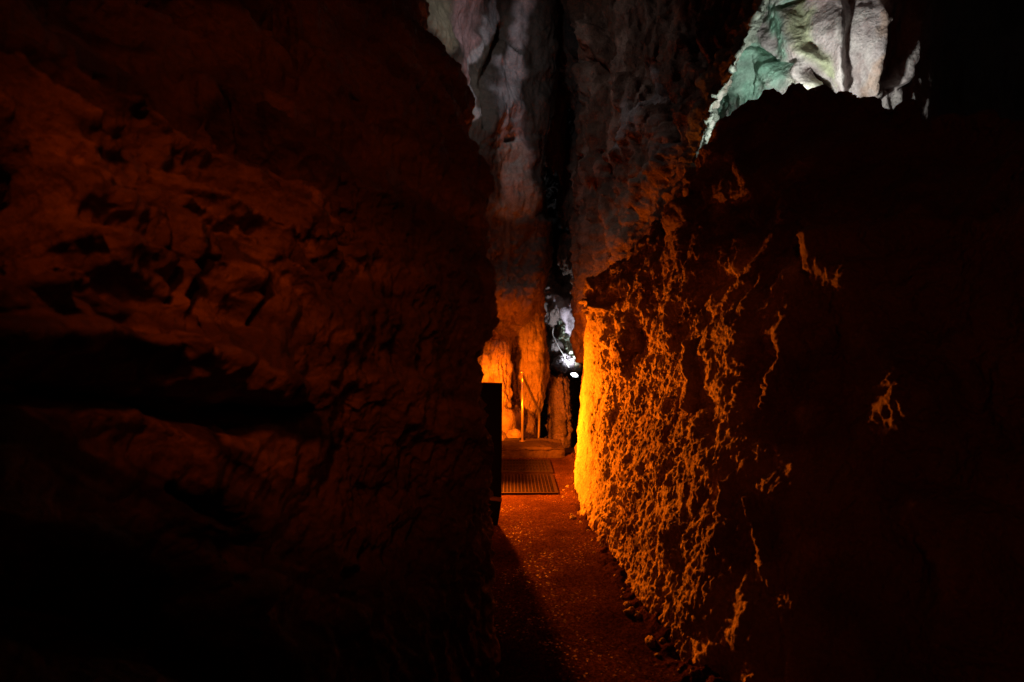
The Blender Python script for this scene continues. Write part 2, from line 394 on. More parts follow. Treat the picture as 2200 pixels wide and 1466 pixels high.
def right_d1(B, px, py, U, V):
    low = sstep(2.3 - B[:, 2], 0, 0.6)
    ridge = stroke(px, py, [(1230, 640), (1300, 560), (1380, 500), (1505, 425), (1520, 300), (1580, 222), (1690, 200), (1830, 215), (1930, 230), (2300, 200)], 90)
    k = 1 - 0.7 * ridge
    edge = 1 - 0.3 * sstep(B[:, 1], 5.0, 5.6)
    flat = 1 - 0.7 * sstep(1.9 - B[:, 2], 0, .5) * sstep(B[:, 1], 1.8, 2.8)
    d = k * edge * flat * 0.10 * fbm(warp(B, 0.3, 1.2) * 1.6, 3, 103)
    d += k * edge * flat * 0.05 * ridged(sc(warp(B, 0.2, 2), 2.6, 2.6, 1.6), 3, 105)
    s = lambda pts, r: stroke(px, py, pts, r)
    w1 = 14 * perlin(B * 5, 177); w2 = 14 * perlin(B * 5, 178)
    px = px + w1; py = py + w2
    d -= 0.07 * s([(1335, 690), (1345, 750), (1335, 810)], [22, 26, 12])
    d += 0.05 * s([(1370, 700), (1378, 760)], 14)
    d -= 0.03 * s([(1262, 700 - 40), (1300, 640), (1345, 600)], [8, 16, 14])
    d += 0.02 * s([(1275, 615), (1300, 600)], 26)
    d -= 0.09 * s([(1250, 640), (1300, 668)], 9)
    d += 0.05 * s([(1305, 655), (1325, 640)], 14)
    d -= 0.07 * s([(1480, 740), (1485, 850), (1475, 880)], [9, 14, 6])
    d -= 0.05 * s([(1440, 1130), (1432, 1200)], [14, 20])
    d -= 0.05 * s([(1555, 1050), (1558, 1110)], 12)
    d -= 0.07 * s([(1700, 720), (1660, 850), (1640, 880)], [24, 24, 10])
    d -= 0.10 * s([(1760, 560), (1860, 640), (1900, 760), (1960, 900)], [60, 90, 100, 90])
    d -= 0.10 * s([(1780, 540), (1980, 470)], [60, 60])
    d += 0.04 * s([(1990, 700), (2080, 830), (2150, 950)], 45)
    d -= 0.12 * s([(1980, 1100), (2100, 1150), (2050, 1350)], [80, 130, 150])
    d += 0.03 * s([(1700, 560), (1780, 700), (1800, 850)], 55)
    d -= 0.05 * s([(1580, 330), (1620, 420), (1560, 500)], [14, 22, 16])
    d -= 0.05 * s([(1620, 1080), (1660, 1250)], [12, 24])
    d += 0.03 * s([(1245, 870), (1250, 980)], 30)
    # rubble crest
    d += 0.09 * ridge * (1 - .8 * sstep(B[:, 1], 4.8, 5.4)) * ridged(warp(B, 0.1, 4) * 4.0, 2, 140)
    return d

def right_d2(Q, px, py, U, V):
    near = sstep(Q[:, 1], 1.4, 2.6)
    calm = stroke(px, py, [(1255, 690), (1258, 850), (1262, 1060)], 60)   # smoother flowstone at the far end
    hi = sstep(Q[:, 2], 1.9, 2.6)
    W = warp(Q, 0.07, 6, 60); W = warp(W, 0.02, 22, 64)
    r1 = ridged(sc(W, 12, 12, 6), 4, 203, 0.62)
    r2 = ridged(sc(W, 22, 22, 9), 3, 207, 0.6)
    f1, f2 = worley(sc(W, 24, 24, 8), 5)
    g1, g2 = worley(sc(W, 52, 52, 18), 8)
    h1, h2 = worley(sc(warp(Q, 0.15, 3, 70), 5.5, 5.5, 3), 11)
    # irregular, patchy: some zones deeply eaten, some nearly bare
    patch = sstep(fbm(Q * 2.3, 3, 260), -0.35, 0.35)
    amp = (1 - 0.80 * calm) * (1 - 0.35 * hi) * (0.55 + 0.65 * patch)
    c1 = cells(sc(W, 8, 8, 3.4), 301); c2 = cells(sc(W, 24, 24, 10), 303)
    d = (.70 - .28 * sstep(px, 1340, 1480)) * amp * (0.009 * r1 + 0.008 * r2 + 0.018 * c1 + 0.009 * c2 - 0.026 * (1 - sstep(f1, 0.12, 0.45)) - 0.009 * (1 - sstep(g1, 0.1, 0.5)) - 0.035 * (1 - sstep(h1, 0.05, 0.33)))
    d += (1 - .5 * calm) * 0.020 * fbm(Q * 7, 3, 211) + 0.007 * fbm(Q * 38, 3, 213, 0.6)
    return d * (0.5 + 0.5 * near)
def right_col(Q, px, py):
    c = np.tile([0.50, 0.38, 0.26], (len(Q), 1))
    c = mixc(c, [0.30, 0.19, 0.14], sstep(fbm(Q * 2.4, 4, 261), -0.1, 0.45))
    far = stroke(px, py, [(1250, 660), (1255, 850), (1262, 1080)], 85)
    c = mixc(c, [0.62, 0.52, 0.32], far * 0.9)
    c = mixc(c, [0.13, 0.09, 0.075], sstep(px, 1600, 1950) * 0.75)  # colour darkened towards the near end in place of lamp falloff
    c = mixc(c, [0.16, 0.11, 0.09], sstep(Q[:, 2], 1.95, 2.6) * .75)  # upper wall darkened in colour to mute lamplight on the ledges
    return c
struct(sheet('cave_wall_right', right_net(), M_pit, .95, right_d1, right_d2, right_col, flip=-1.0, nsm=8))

# ------------------------------------------------------------------ pale streaked rock face, middle left
def face_net():
    rows = []
    spec = [(-600, 1235, .0), (-250, 1215, .0), (0, 1195, 0), (110, 1196, 0), (210, 1184, 0), (330, 1172, .05), (420, 1168, .1), (520, 1170, .1), (600, 1160, .0), (650, 1140, -.1), (700, 1120, .25), (745, 1110, .7), (850, 1105, .9), (960, 1105, .9), (1100, 1100, .9)]
    for py, rx, dy in spec:
        r = []
        for px, Y in [(560, 4.6), (720, 5.2), (850, 5.9), (930, 6.5), (1000, 7.1), (1050, 7.5), (1090, 7.8)]:
            if px > rx - 40: px = rx - 40 - (1090 - px) * .3
            r.append(P(px, py, Y + dy))
        r.append(P(rx - 14, py, 8.1 + dy)); r.append(P(rx, py, 8.5 + dy)); r.append(P(rx - 2, py, 9.4 + dy)); r.append(P(rx - 20, py, 11.5))
        rows.append(r)
    return rows
def face_d1(B, px, py, U, V):
    d = 0.13 * fbm(warp(B, 0.4, .8) * 0.9, 3, 303)
    d += 0.05 * ridged(sc(warp(B, 0.3, 1.2), 1.6, 1.6, .45), 3, 305)
    s = lambda pts, r: stroke(px, py, pts, r)
    d -= 0.16 * s([(1085, 50), (1062, 120), (1045, 180), (1040, 270)], [12, 16, 20, 14])
    d -= 0.10 * s([(1078, 60), (1120, 110)], [10, 9])
    d += 0.10 * s([(900, 30), (960, 100), (1000, 170)], [60, 40, 20])
    d -= 0.14 * s([(1090, 300), (1105, 295)], 12)
    d -= 0.20 * s([(1180, 310), (1182, 340)], 10)
    d += 0.12 * s([(1140, 620), (1160, 560), (1165, 480)], 26)
    d += 0.15 * s([(1070, 620), (1120, 660)], 60)
    return d
def face_d2(Q, px, py, U, V):
    d = 0.035 * fbm(warp(Q, 0.1, 3) * 4, 5, 321, 0.55)
    low = sstep(py, 430, 640)
    d += 0.03 * low * ridged(sc(warp(Q, .05, 6), 9, 9, 7), 3, 323)
    d += 0.010 * ridged(sc(Q, 12, 12, 2), 2, 325)
    return d
def face_col(Q, px, py):
    w = 16 * fbm(Q * 2.5, 3, 331); w2 = 22 * fbm(Q * 2.2, 3, 341)
    x, y = px + w, py + w2
    s = lambda pts, r: stroke(x, y, pts, r)
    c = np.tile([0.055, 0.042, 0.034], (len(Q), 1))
    pale = np.clip(1.35 * s([(1140, -60), (1112, 60), (1098, 140), (1088, 220), (1098, 290), (1112, 340), (1105, 400)], [30, 30, 38, 34, 44, 52, 46]), 0, 1)
    pink = np.clip(1.8 * s([(1010, -80), (1010, 30), (1000, 120), (1000, 175)], [50, 50, 34, 22]), 0, 1)
    olive = np.clip(1.6 * s([(930, -60), (935, 40), (945, 85)], [60, 55, 30]), 0, 1)
    c = mixc(c, [0.22, 0.19, 0.13], olive * .8)
    c = mixc(c, [0.36, 0.22, 0.23], pink * .85)
    c = mixc(c, [0.46, 0.44, 0.47], np.clip(1.8 * s([(1070, -30), (1052, 70), (1005, 160), (1015, 250)], [10, 14, 10, 8]), 0, 1) * .7)
    c = mixc(c, [0.50, 0.47, 0.50], pale)
    c = mixc(c, [0.40, 0.34, 0.26], np.clip(1.6 * s([(1100, 330), (1110, 430), (1080, 440)], [50, 60, 40]), 0, 1) * .6)
    c = mixc(c, [0.09, 0.07, 0.055], np.clip(1.8 * s([(1085, 40), (1060, 110), (1040, 190), (1042, 280)], [16, 22, 28, 20]), 0, 1) * .95)
    c = mixc(c, [0.10, 0.075, 0.06], np.clip(1.8 * s([(1080, 60), (1122, 112)], [9, 9]), 0, 1) * .9)
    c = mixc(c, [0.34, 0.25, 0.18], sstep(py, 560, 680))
    return c
tag(sheet('limestone_face', face_net(), M_pale, 1.2, face_d1, face_d2, face_col, flip=-1.0, nsm=6),
    'tall limestone face with pale grey and pink streaks behind the dark left wall', 'rock')

# ------------------------------------------------------------------ draped rock, middle right
def drape_net():
    rows = []
    spec = [(-600, 1215, 1760), (-300, 1210, 1720), (-100, 1178, 1672), (0, 1184, 1640), (90, 1198, 1602), (180, 1214, 1556), (260, 1226, 1522), (340, 1236, 1510), (420, 1236, 1500), (520, 1238, 1450), (640, 1240, 1400), (780, 1242, 1380)]
    for py, a, b in spec:
        r = [P(a + 20, py, 12.0), P(a, py, 9.4)]
        for f, Y in [(.06, 8.5), (.16, 8.0), (.28, 7.6), (.40, 7.25), (.52, 6.95), (.64, 6.65), (.76, 6.35), (.87, 6.05), (.95, 5.8), (1.0, 5.75)]:
            r.append(P(a + (b - a) * f, py, Y))
        r.append(P(b - 2, py, 6.4)); r.append(P(b - 10, py, 7.3)); r.append(P(b - 30, py, 9.2))
        rows.append(r)
    return rows
def drape_d1(B, px, py, U, V):
    Q = np.stack([U * 1.15 + 0.5 * perlin(B * .9, 409), V * 0.28 + .4 * perlin(B * 1.3 + .37, 411), B[:, 1] * .4 + .37], 1)
    d = 0.20 * ridged(Q, 3, 405, .45) + 0.10 * fbm(B * 1.2, 3, 407)
    s = lambda pts, r: stroke(px, py, pts, r)
    x0 = px; px = px + 12 * perlin(B * 3, 440); py = py + 16 * perlin(B * 3, 441)
    d -= 0.25 * s([(1225, 60), (1235, 160), (1225, 300), (1215, 420)], [10, 16, 14, 10])
    d -= 0.35 * s([(1385, 160), (1440, 260), (1445, 300)], [40, 34, 22])
    d -= 0.30 * s([(1480, 60), (1500, 130)], [34, 28])
    d -= 0.30 * s([(1300, 340), (1310, 470)], [14, 20])
    d -= 0.22 * s([(1265, 130), (1300, 165)], [22, 14])
    d += 0.22 * s([(1400, 150), (1405, 175)], [13, 10])
    d += 0.20 * s([(1270, 60), (1285, 120)], [30, 16])
    d += 0.22 * s([(1540, 60), (1500, 200), (1440, 360), (1380, 440)], [20, 20, 34, 30])
    d += 0.18 * s([(1350, 180), (1370, 280), (1340, 330)], [14, 22, 20])
    d += 0.15 * s([(1272, 250), (1275, 380)], 16)
    return d
def drape_d2(Q, px, py, U, V):
    d = 0.045 * fbm(warp(Q, 0.1, 3) * 3.6, 5, 421, 0.55)
    R = np.stack([U * 5 + perlin(Q * 3, 431), V * 1.6, Q[:, 2] * .5], 1)
    d += 0.045 * ridged(R, 3, 423)
    R2 = np.stack([(px + py * 0.2) / 30 + perlin(Q * 3, 433), py / 42 - px / 90, Q[:, 1] * 2], 1)
    d += 0.022 * ridged(R2, 3, 425)
    return d
def drape_col(Q, px, py):
    c = np.tile([0.12, 0.062, 0.040], (len(Q), 1))
    c = mixc(c, [0.25, 0.16, 0.12], sstep(fbm(sc(Q, 2, 2, 1.2), 4, 461), 0.0, 0.4))
    c = mixc(c, [0.42, 0.36, 0.33], np.clip(1.3 * stroke(px + 22 * fbm(Q * 3, 3, 463), py, [(1535, 190), (1500, 260), (1450, 340), (1395, 420)], [12, 26, 40, 34]), 0, 1) * .85)  # cool lamplight on this fold painted as a paler streak
    c = mixc(c, [0.34, 0.30, 0.29], np.clip(1.3 * stroke(px + 18 * fbm(Q * 3, 3, 465), py, [(1405, 150), (1375, 250), (1345, 310)], [9, 24, 20]), 0, 1) * .8)  # another patch of cool light painted paler
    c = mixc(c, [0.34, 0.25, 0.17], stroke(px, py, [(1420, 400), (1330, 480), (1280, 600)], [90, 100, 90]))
    c = mixc(c, [0.30, 0.33, 0.27], stroke(px, py, [(1640, 0), (1600, 90), (1556, 180), (1518, 270), (1500, 350)], 34))
    c = mixc(c, [0.025, 0.02, 0.018], stroke(px, py, [(1222, 40), (1235, 200), (1212, 420), (1210, 560)], [26, 34, 22, 18]))  # shade of the crevice painted into the colour
    return c
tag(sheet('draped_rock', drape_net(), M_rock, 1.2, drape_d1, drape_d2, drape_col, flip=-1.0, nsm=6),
    'dark brown rock in slanting folds, left of the green lit flowstone', 'rock formation')

# ------------------------------------------------------------------ lit flowstone chamber wall, upper right
def flow_net():
    rows = []
    cols = [(1380, 8.6), (1470, 7.9), (1540, 7.1), (1590, 6.5), (1640, 6.25), (1690, 5.95), (1740, 5.75), (1790, 5.7), (1845, 5.62), (1900, 5.62), (1955, 5.75), (2005, 6.05), (2070, 6.7), (2180, 7.3), (2330, 7.0), (2700, 4.5), (3600, 3.0)]
    for py, k, sh in [(-700, .80, 40), (-450, .86, 30), (-250, .92, 20), (-100, .96, 10), (0, 1.0, 0), (70, 1.0, 0), (130, 1.01, 0), (180, 1.03, 0), (225, 1.05, 0), (280, 1.06, 0), (360, 1.0, 0), (420, .95, 0)]:
        rows.append([P(px + (sh if px < 1900 else 0), py, Y * k) for px, Y in cols])
    return rows
def flow_d1(B, px, py, U, V):
    d = 0.06 * fbm(B * 1.3, 3, 503)
    s = lambda pts, r: stroke(px, py, pts, r)
    px = px + 9 * perlin(B * 3.0, 571); py = py + 9 * perlin(B * 3.0, 572)
    d += 0.22 * s([(1790, -120), (1790, 60), (1805, 190)], [70, 62, 24])
    d += 0.30 * s([(1870, -150), (1875, 40), (1865, 190)], [70, 66, 40])
    d += 0.20 * s([(1935, -60), (1945, 90), (1920, 170)], [40, 36, 26])
    d -= 0.07 * s([(1830, -100), (1824, 40), (1816, 120), (1822, 200)], [8, 10, 13, 10])
    d -= 0.07 * s([(1893, -60), (1890, 60), (1880, 200)], 9)
    d += 0.14 * s([(1690, -100), (1685, 30), (1710, 110), (1760, 140)], [50, 42, 34, 24])
    d -= 0.20 * s([(1618, 96), (1650, 125), (1690, 152), (1712, 135)], [9, 15, 15, 7])
    d -= 0.06 * s([(1612, 118), (1611, 205)], 5)
    d += 0.12 * s([(1640, 150), (1660, 180)], 30)
    d += 0.15 * s([(1595, 110), (1580, 190)], 24)
    d += 0.20 * s([(1720, 150), (1745, 190), (1770, 215)], [24, 34, 26])
    d -= 0.20 * s([(1738, 152), (1765, 178), (1790, 208)], [6, 8, 7])
    d -= 0.16 * s([(1690, 25), (1720, 0), (1750, -20)], 8)
    d -= 0.12 * s([(1990, -60), (1975, 60), (1950, 180)], [26, 20, 16])
    d += 0.08 * s([(1620, 60), (1650, 105)], 22)
    return d
def flow_d2(Q, px, py, U, V):
    R = np.stack([px / 26 + 0.5 * perlin(Q * 2, 531), py / 300, Q[:, 1] * .2], 1)
    d = 0.030 * ridged(R, 2, 523) * sstep(px, 1760, 1860)
    d += 0.020 * fbm(warp(Q, 0.15, 2.5) * 5, 5, 521, 0.6) + 0.004 * cells(sc(warp(Q, .15, 4), 7, 7, 4), 525)
    R2 = np.stack([(px + py) / 30 + perlin(Q * 3, 537), (py - px) / 80, Q[:, 1]], 1)
    d += 0.016 * ridged(R2, 3, 525) * (1 - sstep(px, 1700, 1800))
    d += 0.012 * ridged(R2 * 2.0, 2, 527) * stroke(px, py, [(1700, 170), (1780, 200)], 60)
    return d
def flow_col(Q, px, py):
    w = 26 * fbm(Q * 3.5, 4, 541)
    x, y = px + w, py + w
    s = lambda pts, r: np.clip(1.25 * stroke(x, y, pts, r), 0, 1)
    c = np.tile([0.44, 0.36, 0.35], (len(Q), 1))
    mot = sstep(fbm(Q * 3.5, 4, 547), -.4, .5)
    c = mixc(c, [0.55, 0.50, 0.46], mot * .5); c = mixc(c, [0.26, 0.19, 0.18], sstep(fbm(sc(Q, 9, 9, 2.5), 4, 549), .05, .6) * .7)
    g = np.maximum(s([(1690, -100), (1665, 20), (1690, 100)], [60, 36, 40]), s([(1600, 100), (1650, 150), (1580, 200), (1530, 250)], [60, 70, 70, 50]))
    c = mixc(c, [0.26, 0.48, 0.36], g * (.78 + .22 * mot))
    c = mixc(c, [0.46, 0.50, 0.28], s([(1740, -80), (1722, 40), (1740, 110), (1790, 170)], [34, 30, 24, 10]) * .75)
    c = mixc(c, [0.62, 0.66, 0.60], s([(1672, 38)], 14) * .6)
    c = mixc(c, [0.58, 0.56, 0.44], s([(1715, 185), (1760, 200)], 40) * .85)
    c = mixc(c, [0.40, 0.33, 0.33], s([(1640, 70), (1655, 110)], 22) * .8)
    c = mixc(c, [0.36, 0.22, 0.15], s([(1868, 0), (1860, 120), (1850, 210)], [14, 14, 30]) * .65)
    c = mixc(c, [0.20, 0.13, 0.13], s([(1905, 60), (1890, 150)], [10, 18]) * .8)
    c = mixc(c, [0.10, 0.09, 0.085], sstep(px, 1960, 2040) * .85)  # fade into darkness on the right put into the colour
    return c
tag(sheet('flowstone_curtain', flow_net(), M_flow, 1.1, flow_d1, flow_d2, flow_col, flip=-1.0, nsm=6),
    'brightly lit mauve flowstone curtain with mossy green stone, above the dark ridge at upper right', 'flowstone')

# ------------------------------------------------------------------ rock blocks and columns around the handrail
def column(name, spec, mat, label, cat, seed, flute=0.03, rough=0.02, tintc=(0.4, 0.3, 0.2), step=0.8, extra=None, lean=None):
    """spec rows (z, x_center, y_center, rx, ry): closed standing column"""
    rows = []
    n = 14
    for (z, cx, cy, rx, ry) in spec:
        rows.append([(cx + rx * math.sin(2 * math.pi * k / n), cy + ry * math.cos(2 * math.pi * k / n), z) for k in range(n + 1)])
    rows = rows[::-1]
    def a1(B, px, py, U, V):
        th = U / n * 2 * math.pi
        T = np.stack([np.cos(th) * 2.2, np.sin(th) * 2.2, B[:, 2] * .5], 1)
        d = flute * ridged(T + 0.25 * perlin(B * 2, seed + 5)[:, None], 3, seed)
        Z = np.stack([np.cos(th) * 1.1, np.sin(th) * 1.1, B[:, 2] * 1.8], 1)
        d += flute * 1.3 * fbm(Z, 3, seed + 3)
        if extra: d += extra(px, py, B)
        return d
    def a2(Q, px, py, U, V):
        th = U / n * 2 * math.pi
        T = np.stack([np.cos(th) * 6, np.sin(th) * 6, Q[:, 2] * 9], 1)
        return rough * fbm(T, 5, seed + 9, .6)
    def cc(Q, px, py):
        c = np.tile(tintc, (len(Q), 1)).astype(float)
        return mixc(c, list(np.array(tintc) * .45), sstep(fbm(sc(Q, 5, 5, 2), 4, seed + 60), 0, .5))
    o = sheet(name, rows, mat, step, a1, a2, cc, flip=-1.0, nsm=3)
    return tag(o, label, cat) if label else o

column('rock_column', [(-1.4, .24, 9.1, .30, .24), (.0, .24, 9.1, .20, .24), (.35, .27, 9.1, .24, .26), (.7, .29, 9.05, .29, .28), (1.1, .31, 9.0, .33, .30), (1.5, .30, 9.0, .32, .30), (1.9, .27, 9.0, .31, .3), (2.3, .22, 9.0, .34, .34), (2.8, .1, 9.0, .4, .4)],
       M_pale, 'orange lit fluted rock column behind the steel handrail', 'rock column', 700, flute=.035, rough=.03, tintc=(.42, .31, .21), step=.7)
column('rock_block', [(.2, -.30, 7.9, .22, .22), (.7, -.28, 7.85, .22, .24), (1.0, -.28, 7.85, .22, .24), (1.3, -.28, 7.85, .21, .22), (1.55, -.28, 7.9, .19, .2), (1.72, -.3, 7.95, .10, .1)],
       M_pale, 'orange lit upright rock block between the black board and the handrail', 'rock', 720, flute=.05, rough=.03, tintc=(.42, .3, .2), step=.7)
column('rock_pillar', [(-1.5, .86, 9.3, .26, .3), (0, .86, 9.3, .21, .3), (.4, .85, 9.3, .20, .25), (.7, .84, 9.35, .19, .22), (.86, .86, 9.4, .17, .15), (.93, .88, 9.4, .10, .08)],
       M_rock, 'rock pillar with orange lit foot, right of the handrail at the end of the path', 'rock pillar', 740, flute=.045, rough=.05, tintc=(.30, .22, .16), step=.7)

# boulders
def boulder(name, c, r, seed, mat, tintc, rough=.18, seg=40, label=None, cat='rock', group=None):
    n, m = seg, seg // 2 + 4
    th = np.linspace(0, 2 * np.pi, n, endpoint=False); ph = np.linspace(0.02, np.pi - .02, m)
    T, Ph = np.meshgrid(th, ph)
    D = np.stack([np.sin(Ph) * np.cos(T), np.sin(Ph) * np.sin(T), np.cos(Ph)], 2).reshape(-1, 3)
    f1, f2 = worley(D * 1.3 + seed * 3.1, seed)
    k = 1 + rough * 1.4 * fbm(D * 1.3 + seed, 3, seed) + rough * .9 * (f1 - .5) + rough * .45 * fbm(D * 6 + seed, 3, seed + 4, .6)
    V = D * k[:, None] * np.array(r) + np.array(c)
    f = []
    idx = np.arange(n * m).reshape(m, n)
    nx = np.roll(idx, -1, axis=1)
    F = np.stack([idx[:-1], idx[1:], nx[1:], nx[:-1]], 2).reshape(-1, 4)
    col = np.tile(tintc, (len(V), 1)).astype(float)
    col = mixc(col, list(np.array(tintc) * .5), sstep(fbm(V * 6, 3, seed + 8), 0, .5))
    o = put(name, V, F, mat, None, True, col)
    if label: tag(o, label, cat, group)
    return o
br = (.36, .26, .18)
boulder('boulder', (-.12, 7.75, .36), (.17, .16, .26), 11, M_rock, br, label='jagged boulder just right of the black board, at the foot of the upright block', cat='boulder')
boulder('boulder', (.02, 8.3, .25), (.17, .14, .30), 12, M_rock, br, label='boulder behind the foot of the handrail post', cat='boulder')
boulder('boulder', (.02, 7.62, .20), (.12, .1, .10), 13, M_rock, br, label='low boulder resting at the left end of the concrete step', cat='boulder')
boulder('boulder', (.26, 8.75, .1), (.16, .12, .30), 14, M_rock, br, label='boulder seen between the handrail post and its far bend', cat='boulder')
boulder('boulder', (-.28, 7.55, .12), (.2, .18, .2), 15, M_rock, br, label='dark boulder half hidden behind the black board', cat='boulder')

for i, (q, rr_, t) in enumerate([
        (P(1280, 622, 5.5), (.12, .13, .13), 'largest orange lit block on the top end of the right wall, above the glow'),
        (P(1318, 650, 5.2), (.06, .07, .09), 'narrow orange lit block leaning beside the largest one on the right wall'),
        (P(1272, 668, 5.6), (.09, .10, .055), 'flat orange lit block directly under the largest one on the right wall'),
        (P(1368, 545, 5.2), (.055, .06, .06), 'small orange lit stone high on the crest of the right wall'),
        (P(1395, 590, 4.9), (.05, .05, .055), 'small orange lit stone on the crest, lower and farther right than its neighbour')]):
    boulder('rock_block', q, rr_, 60 + i, M_pit, (.5, .37, .25), rough=.3, seg=48, label=t, cat='rock', group='blocks on the crest of the right wall')
for i, (q, rr_, t) in enumerate([
        (P(1190, 250, 9.7), (.26, .3, 1.0), 'tall dark rock spur wedged high in the narrow crevice'),
        (P(1224, 415, 9.9), (.20, .25, .8), 'dark rock spur halfway up the crevice, against its right side'),
        (P(1222, 545, 10.1), (.22, .2, .42), 'dark hanging rock in the crevice just above the white lit passage')]):
    boulder('rock_spur', q, rr_, 80 + i, M_rock, (.11, .07, .05), rough=.3, seg=64, label=t, cat='rock', group='rock spurs in the crevice')
# ------------------------------------------------------------------ far passage
def far_net():
    rows = []
    for py, k in [(-900, 1.0), (-300, 1.), (100, 1.), (350, 1.), (480, 1.0), (560, .99), (610, .98), (650, .97), (680, .96), (705, 1.02), (740, .99), (770, .97), (800, .96), (830, .98), (900, 1.0), (1050, 1.0)]:
        rows.append([P(px, py, Y * k) for px, Y in [(600, 12.5), (1000, 12.5), (1130, 12.3), (1170, 12.2), (1195, 12.1), (1215, 12.0), (1235, 11.9), (1260, 11.8), (1300, 11.5), (1400, 11.0), (1700, 10.5), (2300, 10.)]])
    return rows
def far_d1(B, px, py, U, V):
    d = .22 * fbm(warp(B, .3, 1.5) * 1.1, 3, 803)
    s = lambda pts, r: stroke(px, py, pts, r)
    d += .35 * s([(1200, 650), (1222, 665), (1232, 690)], [16, 20, 14])
    d -= .6 * s([(1198, 690), (1204, 705)], [14, 12])
    d += .45 * s([(1215, 725), (1228, 760), (1240, 790)], [16, 22, 20])
    d -= .5 * s([(1188, 730), (1192, 790)], 12)
    d -= .4 * s([(1190, 500), (1200, 600)], 24)
    return d
def far_d2(Q, px, py, U, V):
    return .12 * fbm(warp(Q, .1, 3) * 4, 5, 821, .65) + .04 * ridged(Q * 5, 3, 823)
def far_col(Q, px, py):
    c = np.tile([.2, .15, .14], (len(Q), 1)); c = mixc(c, [.02, .016, .015], sstep(610 - py, 0, 60))  # upper part painted near black to hide spill from the far lamp
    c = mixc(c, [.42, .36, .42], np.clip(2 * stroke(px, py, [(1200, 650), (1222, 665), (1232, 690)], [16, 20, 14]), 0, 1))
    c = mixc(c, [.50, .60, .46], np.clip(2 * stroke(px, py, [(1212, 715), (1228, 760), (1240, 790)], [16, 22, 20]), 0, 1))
    return c
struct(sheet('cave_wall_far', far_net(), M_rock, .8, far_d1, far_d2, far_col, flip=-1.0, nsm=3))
boulder('boulder', P(1212, 783, 11.0), (.26, .2, .22), 31, M_rock, (.3, .27, .3), seg=80, label='smooth grey boulder left of the white floodlight in the far passage', cat='boulder')
boulder('boulder', P(1194, 765, 11.2), (.18, .2, .35), 32, M_rock, (.1, .08, .08), seg=60, label='dark boulder beside the cable in the far passage', cat='boulder')

# ------------------------------------------------------------------ roof, sides and rear of the cave
def ceil_net():
    return [[(x, y, 8.2 - .05 * (x - 1) ** 2 + (.6 if y > 3 else -1.2)) for x in np.linspace(-7, 9, 9)] for y in np.linspace(14, -4, 9)]
struct(sheet('cave_ceiling', ceil_net(), M_rock, 4, lambda B, px, py, U, V: .5 * fbm(B * .6, 4, 901), None, lambda Q, px, py: np.tile([.15, .11, .09], (len(Q), 1)), flip=1.0))
def side_net(x):
    return [[(x, y, z) for y in np.linspace(-4, 14, 8)] for z in np.linspace(9, -2, 6)]
struct(sheet('cave_wall_outer', side_net(-6), M_rock, 6, lambda B, px, py, U, V: .4 * fbm(B * .6, 4, 903), None, lambda Q, px, py: np.tile([.12, .09, .08], (len(Q), 1))))
struct(sheet('cave_wall_outer', side_net(8), M_rock, 6, lambda B, px, py, U, V: .4 * fbm(B * .6, 4, 904), None, lambda Q, px, py: np.tile([.12, .09, .08], (len(Q), 1))))
struct(sheet('cave_wall_rear', [[(x, -3.5, z) for x in np.linspace(-6, 8, 8)] for z in np.linspace(9, -2, 6)], M_rock, 6, lambda B, px, py, U, V: .3 * fbm(B * .6, 4, 905), None, lambda Q, px, py: np.tile([.12, .09, .08], (len(Q), 1))))

# ------------------------------------------------------------------ ground and path
struct(poly('ground', [(-7, -4, -.9), (9, -4, -.9), (9, 14, -.9), (-7, 14, -.9)], [(0, 1, 2, 3)], M_rock))
def path_d(B, px, py, U, V):
    # feathered foot of the right wall
    wallx = np.interp(B[:, 1], [-2, 1.1, 2.3, 3.4, 4.35, 5.2, 5.72, 6.3, 7], [1.38, 1.11, .87, .75, .67, .64, .67, .85, .79])
    e = sstep(B[:, 0] - wallx, -.13, .06)
    return .006 * fbm(B * 2.5, 3, 951) + e * (.05 + .05 * fbm(B * 9, 3, 953, .6)) + .0015 * fbm(B * 30, 2, 955)
def path_row(y): return [(x, y, 0.0) for x in (-1.6, -.6, -.25, 0.1, .5, .8, 1.0, 1.8)]
struct(sheet('path', [path_row(y) for y in (7.02, 6.4, 5.8, 5.0, 4.2, 3.4, 2.8, 2.3, 1.8, 1.0, -1., -3.5)], M_path, 1.2, path_d, None, None, flip=-1.0))

def box(v, f, x0, x1, y0, y1, z0, z1):
    b = len(v)
    v += [(x0, y0, z0), (x1, y0, z0), (x1, y1, z0), (x0, y1, z0), (x0, y0, z1), (x1, y0, z1), (x1, y1, z1), (x0, y1, z1)]
    f += [(b, b + 3, b + 2, b + 1), (b + 4, b + 5, b + 6, b + 7), (b, b + 1, b + 5, b + 4), (b + 1, b + 2, b + 6, b + 5), (b + 2, b + 3, b + 7, b + 6), (b + 3, b, b + 4, b + 7)]

def tube(pts, r, n=12):
    """tube along a polyline"""
    v = []; f = []
    pts = [np.array(p, float) for p in pts]; up = np.array([0.3, 1, 0.2]); 
    for i, p in enumerate(pts):
        a = pts[max(i - 1, 0)]; b = pts[min(i + 1, len(pts) - 1)]
        t = (b - a) / np.linalg.norm(b - a)
        s = np.cross(t, up); s /= np.linalg.norm(s); w = np.cross(t, s)
        for k in range(n):
            q = 2 * math.pi * k / n; v.append(p + r * (math.cos(q) * s + math.sin(q) * w))
    for i in range(len(pts) - 1):
        for k in range(n):
            f.append((i * n + k, i * n + (k + 1) % n, (i + 1) * n + (k + 1) % n, (i + 1) * n + k))
    f.append(tuple(range(n))[::-1]); f.append(tuple((len(pts) - 1) * n + k for k in range(n)))
    return v, f

